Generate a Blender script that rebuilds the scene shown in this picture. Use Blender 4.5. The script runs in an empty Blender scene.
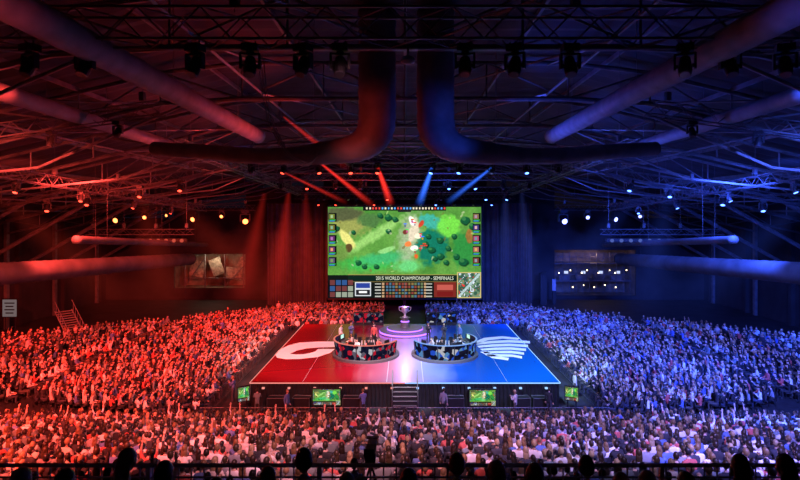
import bpy, math, random, bmesh
import numpy as np
from mathutils import Vector, Matrix, Euler
random.seed(7); np.random.seed(7)
scene=bpy.context.scene
try:
    scene.view_settings.view_transform='Standard'
    scene.view_settings.look='None'
except Exception as e: print(e)
COL=scene.collection
H=12.6
# ---------------------------------------------------------------- materials
def mat(name,col,rough=0.6,metal=0.0,emit=None,es=0.0,noise=0.0,nscale=3.0,bump=0.0):
    m=bpy.data.materials.new(name); m.use_nodes=True
    nt=m.node_tree; b=nt.nodes['Principled BSDF']
    b.inputs['Base Color'].default_value=(*col,1); b.inputs['Roughness'].default_value=rough
    b.inputs['Metallic'].default_value=metal
    if emit: 
        b.inputs['Emission Color'].default_value=(*emit,1); b.inputs['Emission Strength'].default_value=es
    if noise>0:
        tc=nt.nodes.new('ShaderNodeTexCoord'); n=nt.nodes.new('ShaderNodeTexNoise'); n.inputs['Scale'].default_value=nscale
        n.inputs['Detail'].default_value=5
        nt.links.new(tc.outputs['Object'],n.inputs['Vector'])
        r=nt.nodes.new('ShaderNodeValToRGB')
        r.color_ramp.elements[0].position=.3; r.color_ramp.elements[1].position=.7
        r.color_ramp.elements[0].color=(*[c*(1-noise) for c in col],1)
        r.color_ramp.elements[1].color=(*[min(1,c*(1+noise)) for c in col],1)
        nt.links.new(n.outputs['Fac'],r.inputs['Fac']); nt.links.new(r.outputs['Color'],b.inputs['Base Color'])
    return m
def mat_random(name,cols,rough=0.8):
    m=bpy.data.materials.new(name); m.use_nodes=True
    nt=m.node_tree; b=nt.nodes['Principled BSDF']; b.inputs['Roughness'].default_value=rough
    oi=nt.nodes.new('ShaderNodeObjectInfo'); r=nt.nodes.new('ShaderNodeValToRGB')
    cr=r.color_ramp; cr.interpolation='CONSTANT'
    n=len(cols)
    cr.elements[0].position=0; cr.elements[0].color=(*cols[0],1)
    cr.elements[1].position=1.0/n; cr.elements[1].color=(*cols[1],1)
    for i in range(2,n):
        e=cr.elements.new(i/n); e.color=(*cols[i],1)
    nt.links.new(oi.outputs['Random'],r.inputs['Fac']); nt.links.new(r.outputs['Color'],b.inputs['Base Color'])
    return m
def mat_emit(name,col,s):
    m=bpy.data.materials.new(name); m.use_nodes=True; nt=m.node_tree
    for n in list(nt.nodes): nt.nodes.remove(n)
    o=nt.nodes.new('ShaderNodeOutputMaterial'); e=nt.nodes.new('ShaderNodeEmission')
    e.inputs['Color'].default_value=(*col,1); e.inputs['Strength'].default_value=s
    nt.links.new(e.outputs[0],o.inputs['Surface']); return m

M_steel=mat('steel_dark',(0.17,0.17,0.18),0.5,0.3,noise=.3,nscale=2)
M_alu=mat('truss_metal',(0.13,0.13,0.14),0.45,0.5,noise=.2)
M_black=mat('black_plastic',(0.012,0.012,0.014),0.5,noise=.3)
M_roof=mat('roof_deck',(0.045,0.045,0.05),0.85,noise=.4,nscale=.5)
M_wall=mat('wall_paint_dark',(0.03,0.028,0.03),0.85,noise=.4,nscale=.4)
M_floor=mat('concrete_floor',(0.03,0.03,0.033),0.7,noise=.4,nscale=.6)
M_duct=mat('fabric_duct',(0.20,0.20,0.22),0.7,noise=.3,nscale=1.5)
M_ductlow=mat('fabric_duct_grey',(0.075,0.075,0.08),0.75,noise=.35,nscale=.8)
M_ductdark=mat('fabric_duct_dark',(0.20,0.20,0.22),0.6,noise=.25,nscale=1.5)
M_drape=mat('black_drape',(0.06,0.055,0.06),0.9,noise=.25,nscale=1)
M_trib=mat('tribune_deck',(0.02,0.02,0.022),0.85,noise=.4)
M_lens_w=mat_emit('lamp_warm',(1,.2,.05),6)
M_lens_r=mat_emit('lamp_red',(1,.05,.025),6)
M_lens_b=mat_emit('lamp_blue',(.08,.2,1),8)
M_lens_v=mat_emit('lamp_violet',(.2,.25,1),7)
M_lens_off=mat('lamp_glass',(0.1,0.1,0.12),0.1,0.3)
M_white=mat('white_print',(0.95,0.95,0.95),0.5,noise=.03)

# ---------------------------------------------------------------- mesh builder
class MB:
    def __init__(s): s.v=[]; s.f=[]; s.m=[]
    def add(s,vs,fs,mi=0):
        o=len(s.v); s.v+= [tuple(p) for p in vs]
        for i,f in enumerate(fs):
            s.f.append(tuple(o+k for k in f)); s.m.append(mi if isinstance(mi,int) else mi[i])
    def box(s,c,d,mi=0,rot=None):
        c=Vector(c); vs=[]
        for x in(-.5,.5):
            for y in(-.5,.5):
                for z in(-.5,.5):
                    p=Vector((x*d[0],y*d[1],z*d[2]))
                    if rot is not None: p=rot@p
                    vs.append(c+p)
        s.add(vs,[(0,1,3,2),(4,6,7,5),(0,4,5,1),(2,3,7,6),(0,2,6,4),(1,5,7,3)],mi)
    def path(s,pts,rs,n=8,mi=0,cap=True,flat=(1,1),up=None):
        pts=[Vector(p) for p in pts]
        if not hasattr(rs,'__len__'): rs=[rs]*len(pts)
        vs=[];fs=[]
        prev=None
        for i,p in enumerate(pts):
            a=pts[max(0,i-1)]; b=pts[min(len(pts)-1,i+1)]
            t=(b-a).normalized()
            if prev is None:
                u=Vector(up) if up is not None else (Vector((0,0,1)) if abs(t.z)<.9 else Vector((0,1,0)))
            else: u=prev
            x=t.cross(u); 
            if x.length<1e-5: x=t.cross(Vector((1,0,0)))
            x.normalize(); y=x.cross(t).normalized(); prev=y
            for k in range(n):
                an=2*math.pi*k/n
                vs.append(p+x*math.cos(an)*rs[i]*flat[0]+y*math.sin(an)*rs[i]*flat[1])
        for i in range(len(pts)-1):
            for k in range(n):
                fs.append((i*n+k,i*n+(k+1)%n,(i+1)*n+(k+1)%n,(i+1)*n+k))
        if cap:
            fs.append(tuple(range(n))[::-1]); fs.append(tuple((len(pts)-1)*n+k for k in range(n)))
        s.add(vs,fs,mi)
    def ell(s,c,r,nu=12,nv=8,mi=0,fn=None,keep=None):
        c=Vector(c); vs=[];fs=[]
        for j in range(nv+1):
            th=math.pi*j/nv
            for i in range(nu):
                ph=2*math.pi*i/nu
                d=Vector((math.sin(th)*math.cos(ph),math.sin(th)*math.sin(ph),math.cos(th)))
                p=Vector((d.x*r[0],d.y*r[1],d.z*r[2]))
                if fn: p=fn(d,p)
                vs.append(c+p)
        for j in range(nv):
            for i in range(nu):
                a=j*nu+i;b=j*nu+(i+1)%nu
                if keep:
                    th=math.pi*(j+.5)/nv; ph=2*math.pi*(i+.5)/nu
                    if not keep(Vector((math.sin(th)*math.cos(ph),math.sin(th)*math.sin(ph),math.cos(th)))): continue
                fs.append((a,a+nu,b+nu,b))
        s.add(vs,fs,mi)
    def lathe(s,c,prof,n=24,mi=0,a0=0,a1=2*math.pi,cap=False):
        c=Vector(c); vs=[];fs=[]; full=abs(a1-a0-2*math.pi)<1e-6
        cnt=n if full else n+1
        for (r,z) in prof:
            for k in range(cnt):
                a=a0+(a1-a0)*k/n
                vs.append(c+Vector((r*math.cos(a),r*math.sin(a),z)))
        for i in range(len(prof)-1):
            for k in range(n):
                k2=(k+1)%cnt
                fs.append((i*cnt+k,i*cnt+k2,(i+1)*cnt+k2,(i+1)*cnt+k))
        s.add(vs,fs,mi)
    def mesh(s,name,mats,smooth=False):
        me=bpy.data.meshes.new(name); me.from_pydata(s.v,[],s.f)
        for m in mats: me.materials.append(m)
        me.polygons.foreach_set('material_index',s.m)
        if smooth: me.polygons.foreach_set('use_smooth',[True]*len(s.f))
        me.update()
        bm=bmesh.new(); bm.from_mesh(me); bmesh.ops.recalc_face_normals(bm,faces=bm.faces); bm.to_mesh(me); bm.free()
        return me
    def obj(s,name,mats,smooth=False,loc=(0,0,0),parent=None):
        o=bpy.data.objects.new(name,s.mesh(name,mats,smooth)); COL.objects.link(o); o.location=loc
        if parent: o.parent=parent
        return o
def inst(me,name,loc,rot=(0,0,0),sc=(1,1,1),parent=None):
    o=bpy.data.objects.new(name,me); COL.objects.link(o); o.location=loc; o.rotation_euler=rot; o.scale=sc
    if parent: o.parent=parent
    return o
def empty(name,loc=(0,0,0),rot=(0,0,0)):
    o=bpy.data.objects.new(name,None); COL.objects.link(o); o.location=loc; o.rotation_euler=rot; return o

# ---------------------------------------------------------------- room shell
def rz(x):
    a=abs(x); return 20.0 if a<10 else 20-(a-10)*0.24
XW=44; YB=78; YF=-4
mb=MB(); mb.box((0,(YB+YF)/2,-.1),(2*XW,YB-YF+16,.2)); mb.obj('floor',[M_floor])
mb=MB()
xs=[-XW,-10,10,XW]; vs=[];fs=[]
ny=160
for j in range(ny+1):
    y=YF+(YB+8-YF)*j/ny
    for x in xs: vs.append((x,y,rz(x)+.25+(0.12 if j%2 else 0)))
for j in range(ny):
    for i in range(3):
        a=j*4+i; fs.append((a,a+4,a+5,a+1))
mb.add(vs,fs); mb.obj('ceiling',[M_roof])
for sgn,nm in((-1,'wall_left'),(1,'wall_right')):
    mb=MB(); mb.box((sgn*(XW+.15),(YB+YF)/2,6.1),(.3,YB-YF,12.2))
    for y in range(0,78,8): mb.box((sgn*(XW-.2),y+4,6),(.5,.5,12))
    mb.obj(nm,[M_wall])
mb=MB()
def bw(x0,x1,z0,z1): mb.box(((x0+x1)/2,YB+.15,(z0+z1)/2),(x1-x0,.3,z1-z0))
bw(-44,-34,0,12); bw(-34,-23.5,0,1.7); bw(-34,-23.5,6.7,13.5); bw(-23.5,22,0,16.5); bw(22,34,0,.6); bw(22,34,7.3,13.5); bw(34,44,0,12)
bw(-12,12,16.5,19.9)
mb.obj('wall_back',[M_wall])
mb=MB(); mb.box((0,YF-.15,9),(88,.3,18)); mb.obj('wall_front',[M_wall])
M_annex=mat('annex_plaster',(0.22,0.18,0.13),.8,noise=.5,nscale=.7)
for nm,x0,x1,z0,z1 in(('wall_annex_left',-34.5,-23,1.4,7),('wall_annex_right',21.5,34.5,.3,7.6)):
    mb=MB(); mb.box(((x0+x1)/2,YB+5,(z0+z1)/2),(x1-x0,.2,z1-z0))
    mb.box((x0,YB+2.6,(z0+z1)/2),(.2,4.6,z1-z0)); mb.box((x1,YB+2.6,(z0+z1)/2),(.2,4.6,z1-z0))
    mb.box(((x0+x1)/2,YB+2.6,z1),(x1-x0,4.6,.2)); mb.box(((x0+x1)/2,YB+2.6,z0),(x1-x0,4.6,.2))
    mb.obj(nm,[M_annex])

# ---------------------------------------------------------------- trusses
def box_truss(mb,p0,p1,w=.5,h=.5,r=.03,step=.6,mi=0):
    p0=Vector(p0);p1=Vector(p1);t=(p1-p0);L=t.length;t.normalize()
    up=Vector((0,0,1)) if abs(t.z)<.9 else Vector((0,1,0))
    x=t.cross(up).normalized(); y=x.cross(t).normalized()
    cs=[x*(sx*w/2)+y*(sy*h/2) for sx,sy in((-1,-1),(1,-1),(1,1),(-1,1))]
    for c in cs: mb.path([p0+c,p1+c],r,6,mi)
    n=max(1,int(L/step))
    for i in range(n):
        a=p0+t*(L*i/n); b=p0+t*(L*(i+1)/n)
        for k in range(4):
            c0=cs[k];c1=cs[(k+1)%4]
            if (i+k)%2: c0,c1=c1,c0
            mb.path([a+c0,b+c1],r*.55,4,mi,cap=False)
def frame(y):
    m=MB()
    pts=[-XW+.3]+[-40+4*i for i in range(21)]+[XW-.3]
    top=[Vector((x,y,rz(x))) for x in pts]; bot=[Vector((x,y,rz(x)-1.5-(.25 if abs(x)<10 else 0))) for x in pts]
    for seq,r in((top,.11),(bot,.12)):
        for a,b in zip(seq[:-1],seq[1:]): m.path([a,b],r,6)
    for i in range(len(pts)-1):
        m.path([bot[i],top[i]],.05,5); 
        if i%2: m.path([bot[i],top[i+1]],.05,5)
        else: m.path([top[i],bot[i+1]],.05,5)
    for sx in(-1,1):
        m.box((sx*(XW-.4),y,5.9),(.35,.4,11.8))
        m.path([(sx*(XW-.5),y,6),(sx*30,y,rz(30)-1.6)],.2,6)
        m.path([(sx*30,y,rz(30)-1.6),(sx*18,y,rz(18)-3.2),(sx*10,y,rz(10)-1.7)],.07,6)
    return m
for i,y in enumerate([10,18,26,34,42,50,58,66,75]):
    frame(y).obj('roof_truss',[M_steel])
mb=MB()
for x in [-40,-34,-28,-22,-16,-10,-5,0,5,10,16,22,28,34,40]:
    mb.box((x,(YB+YF)/2,rz(x)+.12),(.12,YB-YF,.2))
for x in (-30,-18,-7,7,18,30):
    ys=[10,18,26,34,42,50,58,66,75]
    for a,b in zip(ys[:-1],ys[1:]):
        mb.path([(x,a,rz(x)-1.5),(x,b,rz(x)-1.5)],.06,5)
        mb.path([(x,a,rz(x)-1.5),(x,b,rz(x)-.1)],.04,4)
        xx_=x+(6 if x<0 else -6)
        mb.path([(x,a,rz(x)-1.5),(xx_,b,rz(xx_)-1.5)],.045,4)
mb.obj('roof_purlins',[M_steel])
def lt(p0,p1,w=.6,h=.6,step=.6,hang=True,r=.032):
    m=MB(); box_truss(m,p0,p1,w,h,r,step)
    if hang:
        p0=Vector(p0);p1=Vector(p1)
        for f in(.06,.35,.65,.94):
            p=p0.lerp(p1,f); m.path([p+Vector((0,0,h/2)),(p.x,p.y,rz(p.x)+.2)],.012,4)
            m.box((p.x,p.y,p.z+h/2+.35),(.22,.22,.4))
    return m.obj('lighting_truss',[M_alu,M_black])
lt((-15,14,17.52),(15,14,17.52),.8,.82,.8,r=.04)
lt((-12.5,38,16.6),(12.5,38,16.6))
lt((-13,47,15.9),(13,47,15.9))
lt((-14,57,15.2),(14,57,15.2))
lt((-14,67,14.8),(14,67,14.8))
lt((-13,30,16.6),(-13,66,15.2)); lt((13,30,16.6),(13,66,15.2))
lt((-34.5,60,13.3),(-17,60,13.3)); lt((34.5,60,13.3),(17,60,13.3))
lt((-26,24,15.2),(-11,24,17.4)); lt((26,24,15.2),(11,24,17.4))
lt((-30,50,10.9),(-20,50,10.9),.5,.5); lt((30,50,10.9),(18.5,50,10.9),.5,.5)
lt((-22,20,15.4),(-22,58,13.2)); lt((22,20,15.4),(22,58,13.2))
lt((-34,40,12.9),(-15,40,15.8)); lt((34,40,12.9),(15,40,15.8))

def moving_head_mesh(lens,name,size=1.0,d=(0,-.45,-.9)):
    m=MB()
    m.box((0,0,-.09),(.36,.3,.16),0); m.path([(-.12,0,0),(-.12,0,.08)],.02,5); m.path([(.12,0,0),(.12,0,.08)],.02,5)
    m.path([(0,0,-.17),(0,0,-.21)],.09,12)
    m.box((0,0,-.23),(.44,.12,.05),0)
    for s in(-1,1): m.box((s*.21,0,-.40),(.05,.13,.36),0); m.path([(s*.21,0,-.5),(s*.14,0,-.5)],.05,8)
    d=Vector(d).normalized(); c=Vector((0,0,-.5))
    m.path([c-d*.24,c-d*.2,c,c+d*.12,c+d*.24],[.07,.12,.14,.15,.135],14,0)
    m.path([c+d*.241,c+d*.26],[.125,.11],14,1)
    m.v=[tuple(Vector(p)*size) for p in m.v]
    return m.mesh(name,[M_black,lens],False)
MH_off=moving_head_mesh(M_lens_off,'mh_off'); MH_r=moving_head_mesh(M_lens_r,'mh_r'); MH_b=moving_head_mesh(M_lens_b,'mh_b')
MH_w=moving_head_mesh(M_lens_w,'mh_w',2.0,(0,-.95,-.25)); MH_v=moving_head_mesh(M_lens_v,'mh_v',2.0,(0,-.95,-.25))
for i,px in enumerate([85,195,250,303,340,465,515,570,685,730,785,30]):
    inst(MH_off,'moving_head_light',((px-405)/530*14,14,17.08),(0,0,random.uniform(-.5,.5)),(1.15,)*3)
for i,px in enumerate((118,145,168,195,222,245)):
    inst(MH_w,'moving_head_light',((px-405)/530*60,60,13.1),(0,0,random.uniform(-.4,.4)),((1.1,.8,.6,1,.7,1.2)[i],)*3)
for i,px in enumerate((563,587,613,640)):
    inst(MH_v,'moving_head_light',((px-405)/530*60,60,13.1),(0,0,random.uniform(-.4,.4)),((1.2,.8,1.0,.7)[i],)*3)
for y,z in((38,16.3),(47,15.6),(57,14.9),(67,14.5)):
    for x in (-11,-8.7,-6.2,-3.9,-1.94,1.94,3.9,6.2,8.7,11):
        lit=random.random()<.35 or (y==38 and abs(x)<2)
        inst((MH_r if x<0 else MH_b) if lit else MH_off,'moving_head_light',(x,y,z),(0,0,random.uniform(-1,1)),(1.1,)*3)
for s in(-1,1):
    for y in (24,30,36,43,50):
        inst(MH_r if s<0 else MH_b,'moving_head_light',(s*22,y,15.4-(y-20)*.0579-.3),(0,0,random.uniform(-1,1)))
    for x in (13,16,19,23):
        inst(MH_off,'moving_head_light',(s*x,24,17.1-(x-11)*.147),(0,0,random.uniform(-1,1)))
    for x in (17,20,24,27,31):
        inst(MH_r if s<0 else MH_b,'moving_head_light',(s*x,40,15.5-(x-15)*.1526),(0,0,random.uniform(-1,1)),(1.2,)*3)
    m=MB(); x0,x1=(20.6,29.4) if s<0 else (19,29.6)
    m.path([(s*x0,50,10.1),(s*x1,50,10.1)],.2,10,2)
    for i in range(12):
        x=s*(x0+(x1-x0)*(i+.5)/12)
        m.path([(x,49.8,10.1),(x,49.7,10.1)],.17,10,1); m.path([(x,50,10.25),(x,50,10.65)],.02,4,0)
    m.obj('blinder_light_bar',[M_black,mat_emit('blinder_r' if s<0 else 'blinder_b',(.8,.10,.06) if s<0 else (.10,.16,.6),.7),mat('bar_housing',(.03,.03,.03),.8)])

# ---------------------------------------------------------------- ducts
def ribbed(pts,r,rib=.5,amp=.05,r1=None):
    P=[];R=[]
    pts=[Vector(p) for p in pts]
    for a,b in zip(pts[:-1],pts[1:]):
        L=(b-a).length; k=max(2,int(L/rib)*2)
        for i in range(k):
            P.append(a.lerp(b,i/k)); R.append(r*(1-(amp if i%2 else 0)))
    P.append(pts[-1]); R.append(r)
    if r1 is not None:
        R=[q*(1+(r1/r-1)*min(1,max(0,(i/len(R)-.30)/.25))) for i,q in enumerate(R)]
    return P,R
def bez(p0,p1,p2,n=10):
    p0,p1,p2=map(Vector,(p0,p1,p2))
    return [p0*(1-t)**2+p1*2*t*(1-t)+p2*t*t for t in [i/n for i in range(n+1)]]
def duct(name,pts,r,matl,rib=.5,amp=.05,r1=None):
    m=MB(); P,R=ribbed(pts,r,rib,amp,r1); m.path(P,R,24,0)
    for f in(.15,.5,.85):
        p=P[int(f*(len(P)-1))]; m.path([p,(p.x,p.y,rz(p.x)+.1)],.012,4,0)
    return m.obj(name,[matl],smooth=True)
for s in(-1,1):
    x=s*1.05+(.1 if s>0 else 0)
    duct('air_duct',[(x,20,20.2),(x,20,16.3)]+bez((x,20,16.2),(x,20,15.1),(s*2.5,20.2,15.0),8)[1:]+bez((s*2.6,20.2,15.0),(s*5,21,14.7),(s*8,22.5,15.2),8)[1:]+[(s*11.5,24.4,15.6)],.72,M_ductdark,.4,.04,r1=.33)
    duct('air_duct',[(s*8.3,8,17.0),(s*8.3,30,17.0)],.40,M_duct,.8,.03)
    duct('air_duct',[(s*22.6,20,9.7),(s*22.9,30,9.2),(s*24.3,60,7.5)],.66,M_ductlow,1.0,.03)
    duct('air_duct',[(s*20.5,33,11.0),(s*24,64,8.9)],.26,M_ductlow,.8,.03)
    duct('air_duct',[(s*14.5,16,17.0),(s*14.8,36,16.9)],.33,M_ductdark,.8,.03)
def cable(pts,r=.02,name='hanging_cable'):
    m=MB(); m.path(pts,r,6,0); m.obj(name,[M_duct],True)
for k in range(3):
    cable(bez((-5.2-.1*k,19.5,18.3),(-5.0-.1*k,19.5,15.2),(-3.9,19.5,14.6-.1*k),10)+bez((-3.85,19.5,14.6-.1*k),(-3.4,19.5,14.2),(-3.2,19.5,14.9),6)[1:],.018)
m=MB(); m.path([(0.08,14.4,17.1),(0.08,14.4,16.9)],.03,6,0); m.ell((0.08,14.4,16.78),(.2,.2,.12),16,8,1); m.obj('dome_camera',[M_steel,M_duct],True)

# ---------------------------------------------------------------- giant screen: painted colour grid
def lin(c): 
    c=np.asarray(c,float)/255; return np.where(c<.04045,c/12.92,((c+.055)/1.055)**2.4)
SC=3; W,Hh=153*SC,92*SC
yy,xx=np.mgrid[0:Hh,0:W].astype(float); U=xx/SC; V=yy/SC
def vnoise(sc,seed):
    sc=sc*SC/2
    r=np.random.RandomState(seed); g=r.rand(int(Hh/sc)+3,int(W/sc)+3)
    gx=xx/sc;gy=yy/sc;ix=gx.astype(int);iy=gy.astype(int);fx=gx-ix;fy=gy-iy
    fx=fx*fx*(3-2*fx);fy=fy*fy*(3-2*fy)
    return (g[iy,ix]*(1-fx)+g[iy,ix+1]*fx)*(1-fy)+(g[iy+1,ix]*(1-fx)+g[iy+1,ix+1]*fx)*fy
n1=vnoise(40,1);n2=vnoise(16,2);n3=vnoise(6,3);n4=vnoise(2.5,4)
img=np.zeros((Hh,W,3))
base=np.array([60,120,46.]); alt=np.array([112,166,74.])
t=(n1*.5+n2*.4+n3*.1)[...,None]
img[:]=base*(1-t)+alt*t
def blend(mask,col,a=1.0):
    mm=np.clip(mask,0,1)[...,None]*a
    img[:]=img*(1-mm)+np.array(col,float)*mm
def ell(cu,cv,ru,rv,col,a=1,rot=0,soft=.28,wob=.18):
    c,s=math.cos(rot),math.sin(rot); du=U-cu;dv=V-cv
    d=np.sqrt(((du*c+dv*s)/ru)**2+((-du*s+dv*c)/rv)**2)+(n3-.5)*wob*2
    blend((1-d)/soft,col,a)
def rect(u0,v0,u1,v1,col,a=1): blend(((U>=u0)&(U<u1)&(V>=v0)&(V<v1)).astype(float),col,a)
ell(22,18,26,15,(150,150,80),.9,soft=.5); ell(14,8,22,8,(78,84,56),.95); ell(42,14,14,8,(70,110,60),.9); ell(45,30,46,6.5,(150,200,110),.85,-.55,.5)
ell(19,33,5,14,(215,210,120),1,-.7,.3,.1); ell(21,42,4,5,(90,70,40),1); ell(12,48,9,10,(100,130,60),.8); ell(38,58,36,9,(60,170,70),.9,0,.5)
ell(55,52,34,8,(60,170,105),.9,-.15,.5); ell(58,44,10,3,(150,210,130),.8,-.3); ell(82,32,15,32,(160,175,140),.9,.2,.5); ell(80,60,17,7,(100,200,120),.9,0,.5)
ell(104,16,17,8,(60,165,150),.95,.3); ell(104,40,18,20,(15,110,90),.95,.5); ell(120,20,14,12,(110,205,70),.95)
ell(135,44,13,20,(40,130,60),.85)
def tree(u,v,r): ell(u+.6,v+.9,r*1.05,r*.9,(8,38,26),.9); ell(u,v,r,r*.85,(20,84,52),.95); ell(u-r*.25,v-r*.3,r*.5,r*.4,(60,130,70),.8)
for u,v,r in((103,44,4),(97,38,3.6),(112,34,3.6),(112,50,4),(106,52,3.4),(135,56,5),(128,50,3.6),(137,14,5),(144,20,4),(60,11,4),(67,13,3.2),(52,9,3.4),(60,25,3),(30,56,3.2),(36,60,3),(25,26,2.6),(120,42,3.2),(118,56,3.4),(48,60,3),(8,22,3.4),(100,30,2.8),(126,30,3)): tree(u,v,r)
ell(141,30,4,8,(160,95,50),.8)
rs=np.random.RandomState(5)
for i in range(30):
    ell(rs.uniform(8,145),rs.uniform(6,66),rs.uniform(1,2.6),rs.uniform(.6,1.4),[(35,80,35),(180,190,150),(170,205,120),(110,100,50)][rs.randint(4)],.65,rs.uniform(0,3))
ell(86,24,5,14,(215,200,175),.95,.25); ell(84,15,3,6,(250,240,235),1,-.5); ell(90,30,4,3,(250,235,200),.95); ell(80,38,4,3,(240,120,60),.95)
ell(86,42,5,3,(255,248,235),1); ell(93,18,2.4,5,(200,60,40),.95,.6); ell(77,26,3,3,(110,40,35),.9); ell(88,50,2.5,3,(230,90,40),.9)
for i in range(12):
    u=rs.uniform(74,98);v=rs.uniform(12,48); rect(u,v,u+3.2,v+.9,[(220,50,40),(70,210,90),(60,120,240)][rs.randint(3)])
    ell(u+1.5,v+2.6,1.1,1.5,(rs.randint(60,230),rs.randint(50,180),rs.randint(40,180)),.85)
img*= (0.93+.14*n4[...,None])
rect(0,0,153,1,(10,12,14)); rect(35,0,118,4.5,(16,18,22)); rect(70,0,83,6,(30,30,34))
for u in np.arange(38,116,3.1):
    rect(u,1.2,u+1.6,3.2,[(220,210,180),(90,160,230),(220,70,60)][rs.randint(3)])
for side in(0,1):
    u0=0.5 if side==0 else 144.5
    for k in range(5):
        v=7+k*11; rect(u0,v,u0+8,v+8.6,(14,16,20)); 
        rect(u0+.8,v+.8,u0+6,v+6,(rs.randint(50,170),rs.randint(40,120),rs.randint(40,140)))
        rect(u0+2,v+2,u0+4.4,v+5,(rs.randint(100,220),rs.randint(90,180),rs.randint(80,170)))
        rect(u0+.8,v+6.6,u0+7,v+7.3,(60,200,80)); rect(u0+.8,v+7.5,u0+6,v+8.1,(50,110,230))
rect(0,75,153,92,(12,14,18),.95); rect(0,69,24,92,(12,14,18),.95)
rect(20,68.6,129,75.4,(14,34,28)); rect(20,68.2,129,68.8,(150,140,70)); rect(20,75.2,129,75.7,(110,95,50))
for r_ in range(5):
    v=76.5+r_*3.1
    rect(76.5,v,77.3,v+2.4,(200,200,200),.6)
    for side in(-1,1):
        o_=77 if side>0 else 45
        for k in range(6):
            u=o_+(k*3.1 if side>0 else 13+k*3.1)
            rect(u,v,u+2.2,v+2.2,[(150,120,70),(80,120,150),(150,70,60),(110,130,90)][rs.randint(4)],.85)
        uu=98 if side>0 else 47
        rect(uu,v+.6,uu+6,v+1.8,(210,210,200),.8)
        rect(uu+(7 if side<0 else -2.2),v,uu+(9.2 if side<0 else 0),v+2.2,(200,160,120),.9)
for k in range(4):
    for r_ in range(3):
        rect(2+k*6,74+r_*6,7+k*6,79+r_*6,[(60,80,60),(160,170,150),(120,60,60),(50,90,150)][rs.randint(4)],.85)
rect(27,76,43,90,(200,205,210)); rect(28,77,42,82,(40,60,140)); rect(28,83.5,42,89,(30,30,36)); rect(31,85,39,87,(230,230,230))
rect(106,76,128,91,(180,50,40),.6); rect(109,78.5,125,84,(190,90,80),.85); rect(109,85.5,125,90,(110,25,25))
rect(129,66,153,92,(190,175,110)); rect(130,67,152,91,(50,85,70))
mm=((U>130)&(U<152)&(V>67)&(V<91)).astype(float)
blend(mm*(n3>.5),(100,130,100)); blend(mm*(np.abs((U-130)-(91-V)*.92)<1.6),(160,185,185)); blend(mm*(n4>.8),(210,215,235)); blend(mm*(n4<.13),(220,50,50))
img=np.clip(img,0,255)
cols=lin(img)
def screen_mesh():
    me=bpy.data.meshes.new('game_picture')
    xs=np.linspace(-.5,.5,W+1); zs=np.linspace(.5,-.5,Hh+1)
    vx,vz=np.meshgrid(xs,zs); co=np.stack([vx.ravel(),np.zeros(vx.size),vz.ravel()],1)
    idx=np.arange((W+1)*(Hh+1)).reshape(Hh+1,W+1)
    f=np.stack([idx[:-1,:-1].ravel(),idx[1:,:-1].ravel(),idx[1:,1:].ravel(),idx[:-1,1:].ravel()],1)
    me.from_pydata(co.tolist(),[],f.tolist())
    ca=me.color_attributes.new('pic','FLOAT_COLOR','CORNER')
    c=np.repeat(np.concatenate([cols.reshape(-1,3),np.ones((W*Hh,1))],1),4,axis=0)
    ca.data.foreach_set('color',c.astype(np.float32).ravel())
    m=bpy.data.materials.new('led_picture'); m.use_nodes=True; nt=m.node_tree
    for n in list(nt.nodes): nt.nodes.remove(n)
    o=nt.nodes.new('ShaderNodeOutputMaterial'); e=nt.nodes.new('ShaderNodeEmission'); a=nt.nodes.new('ShaderNodeVertexColor'); a.layer_name='pic'
    e.inputs['Strength'].default_value=1.35
    nt.links.new(a.outputs['Color'],e.inputs['Color']); nt.links.new(e.outputs[0],o.inputs['Surface'])
    me.materials.append(m); me.update(); return me
SM=screen_mesh()
YS=70
sx0,sx1=-77/530*YS,76/530*YS; sz1=H+8*YS/530; sz0=H-84*YS/530
scr=empty('led_video_wall',((sx0+sx1)/2,YS,(sz0+sz1)/2))
inst(SM,'picture',(0,-.06,0),sc=(sx1-sx0,1,sz1-sz0),parent=scr)
m=MB(); w=sx1-sx0;h=sz1-sz0
m.box((0,.15,0),(w+.1,.3,h+.1))
for s in(-1,1): m.box((s*(w/2+.12),.1,0),(.22,.4,h+.4)); m.box((0,.1,s*(h/2+.12)),(w+.4,.4,.22))
for x in(-9,-3,3,9): m.path([(x,.3,h/2+.2),(x,.3,6.3+h/2)],.02,5)
for x in(-9,0,9): m.box((x,.6,-h/2-.75),(.4,.5,1.6-.1))
m.obj('cabinet',[M_black],parent=scr)
tx=bpy.data.curves.new('caption','FONT'); tx.body='2015 WORLD CHAMPIONSHIP - SEMIFINALS'; tx.size=.66; tx.align_x='CENTER'
to=bpy.data.objects.new('caption',tx); COL.objects.link(to); to.parent=scr; to.rotation_euler=(math.pi/2,0,0)
to.location=(1.35,-.09,h/2-h*(73.8/92)); tx.materials.append(mat_emit('caption_gold',(.85,.9,.7),1.0)); to.scale=(.8,1,1)

def curtain(x0,x1,z1,y,name='stage_curtain'):
    m=MB();n=int(abs(x1-x0)*10);vs=[];fs=[]
    for i in range(n+1):
        x=x0+(x1-x0)*i/n; d=.22*math.sin(i*.9)+.1*math.sin(i*.37)
        for z in(0.02,z1*.5,z1): vs.append((x,y+d*(1.1 if z<1 else .8),z))
    for i in range(n):
        for k in range(2): a=i*3+k; fs.append((a,a+3,a+4,a+1))
    m.add(vs,fs); m.box(((x0+x1)/2,y,z1+.05),(abs(x1-x0),.1,.1))
    return m.obj(name,[M_drape],True)
curtain(-19,-12,14,73); curtain(12,17.5,14,73)
curtain(-12.3,-10.6,14,71.6); curtain(10.5,12.6,14,71.6)

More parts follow.
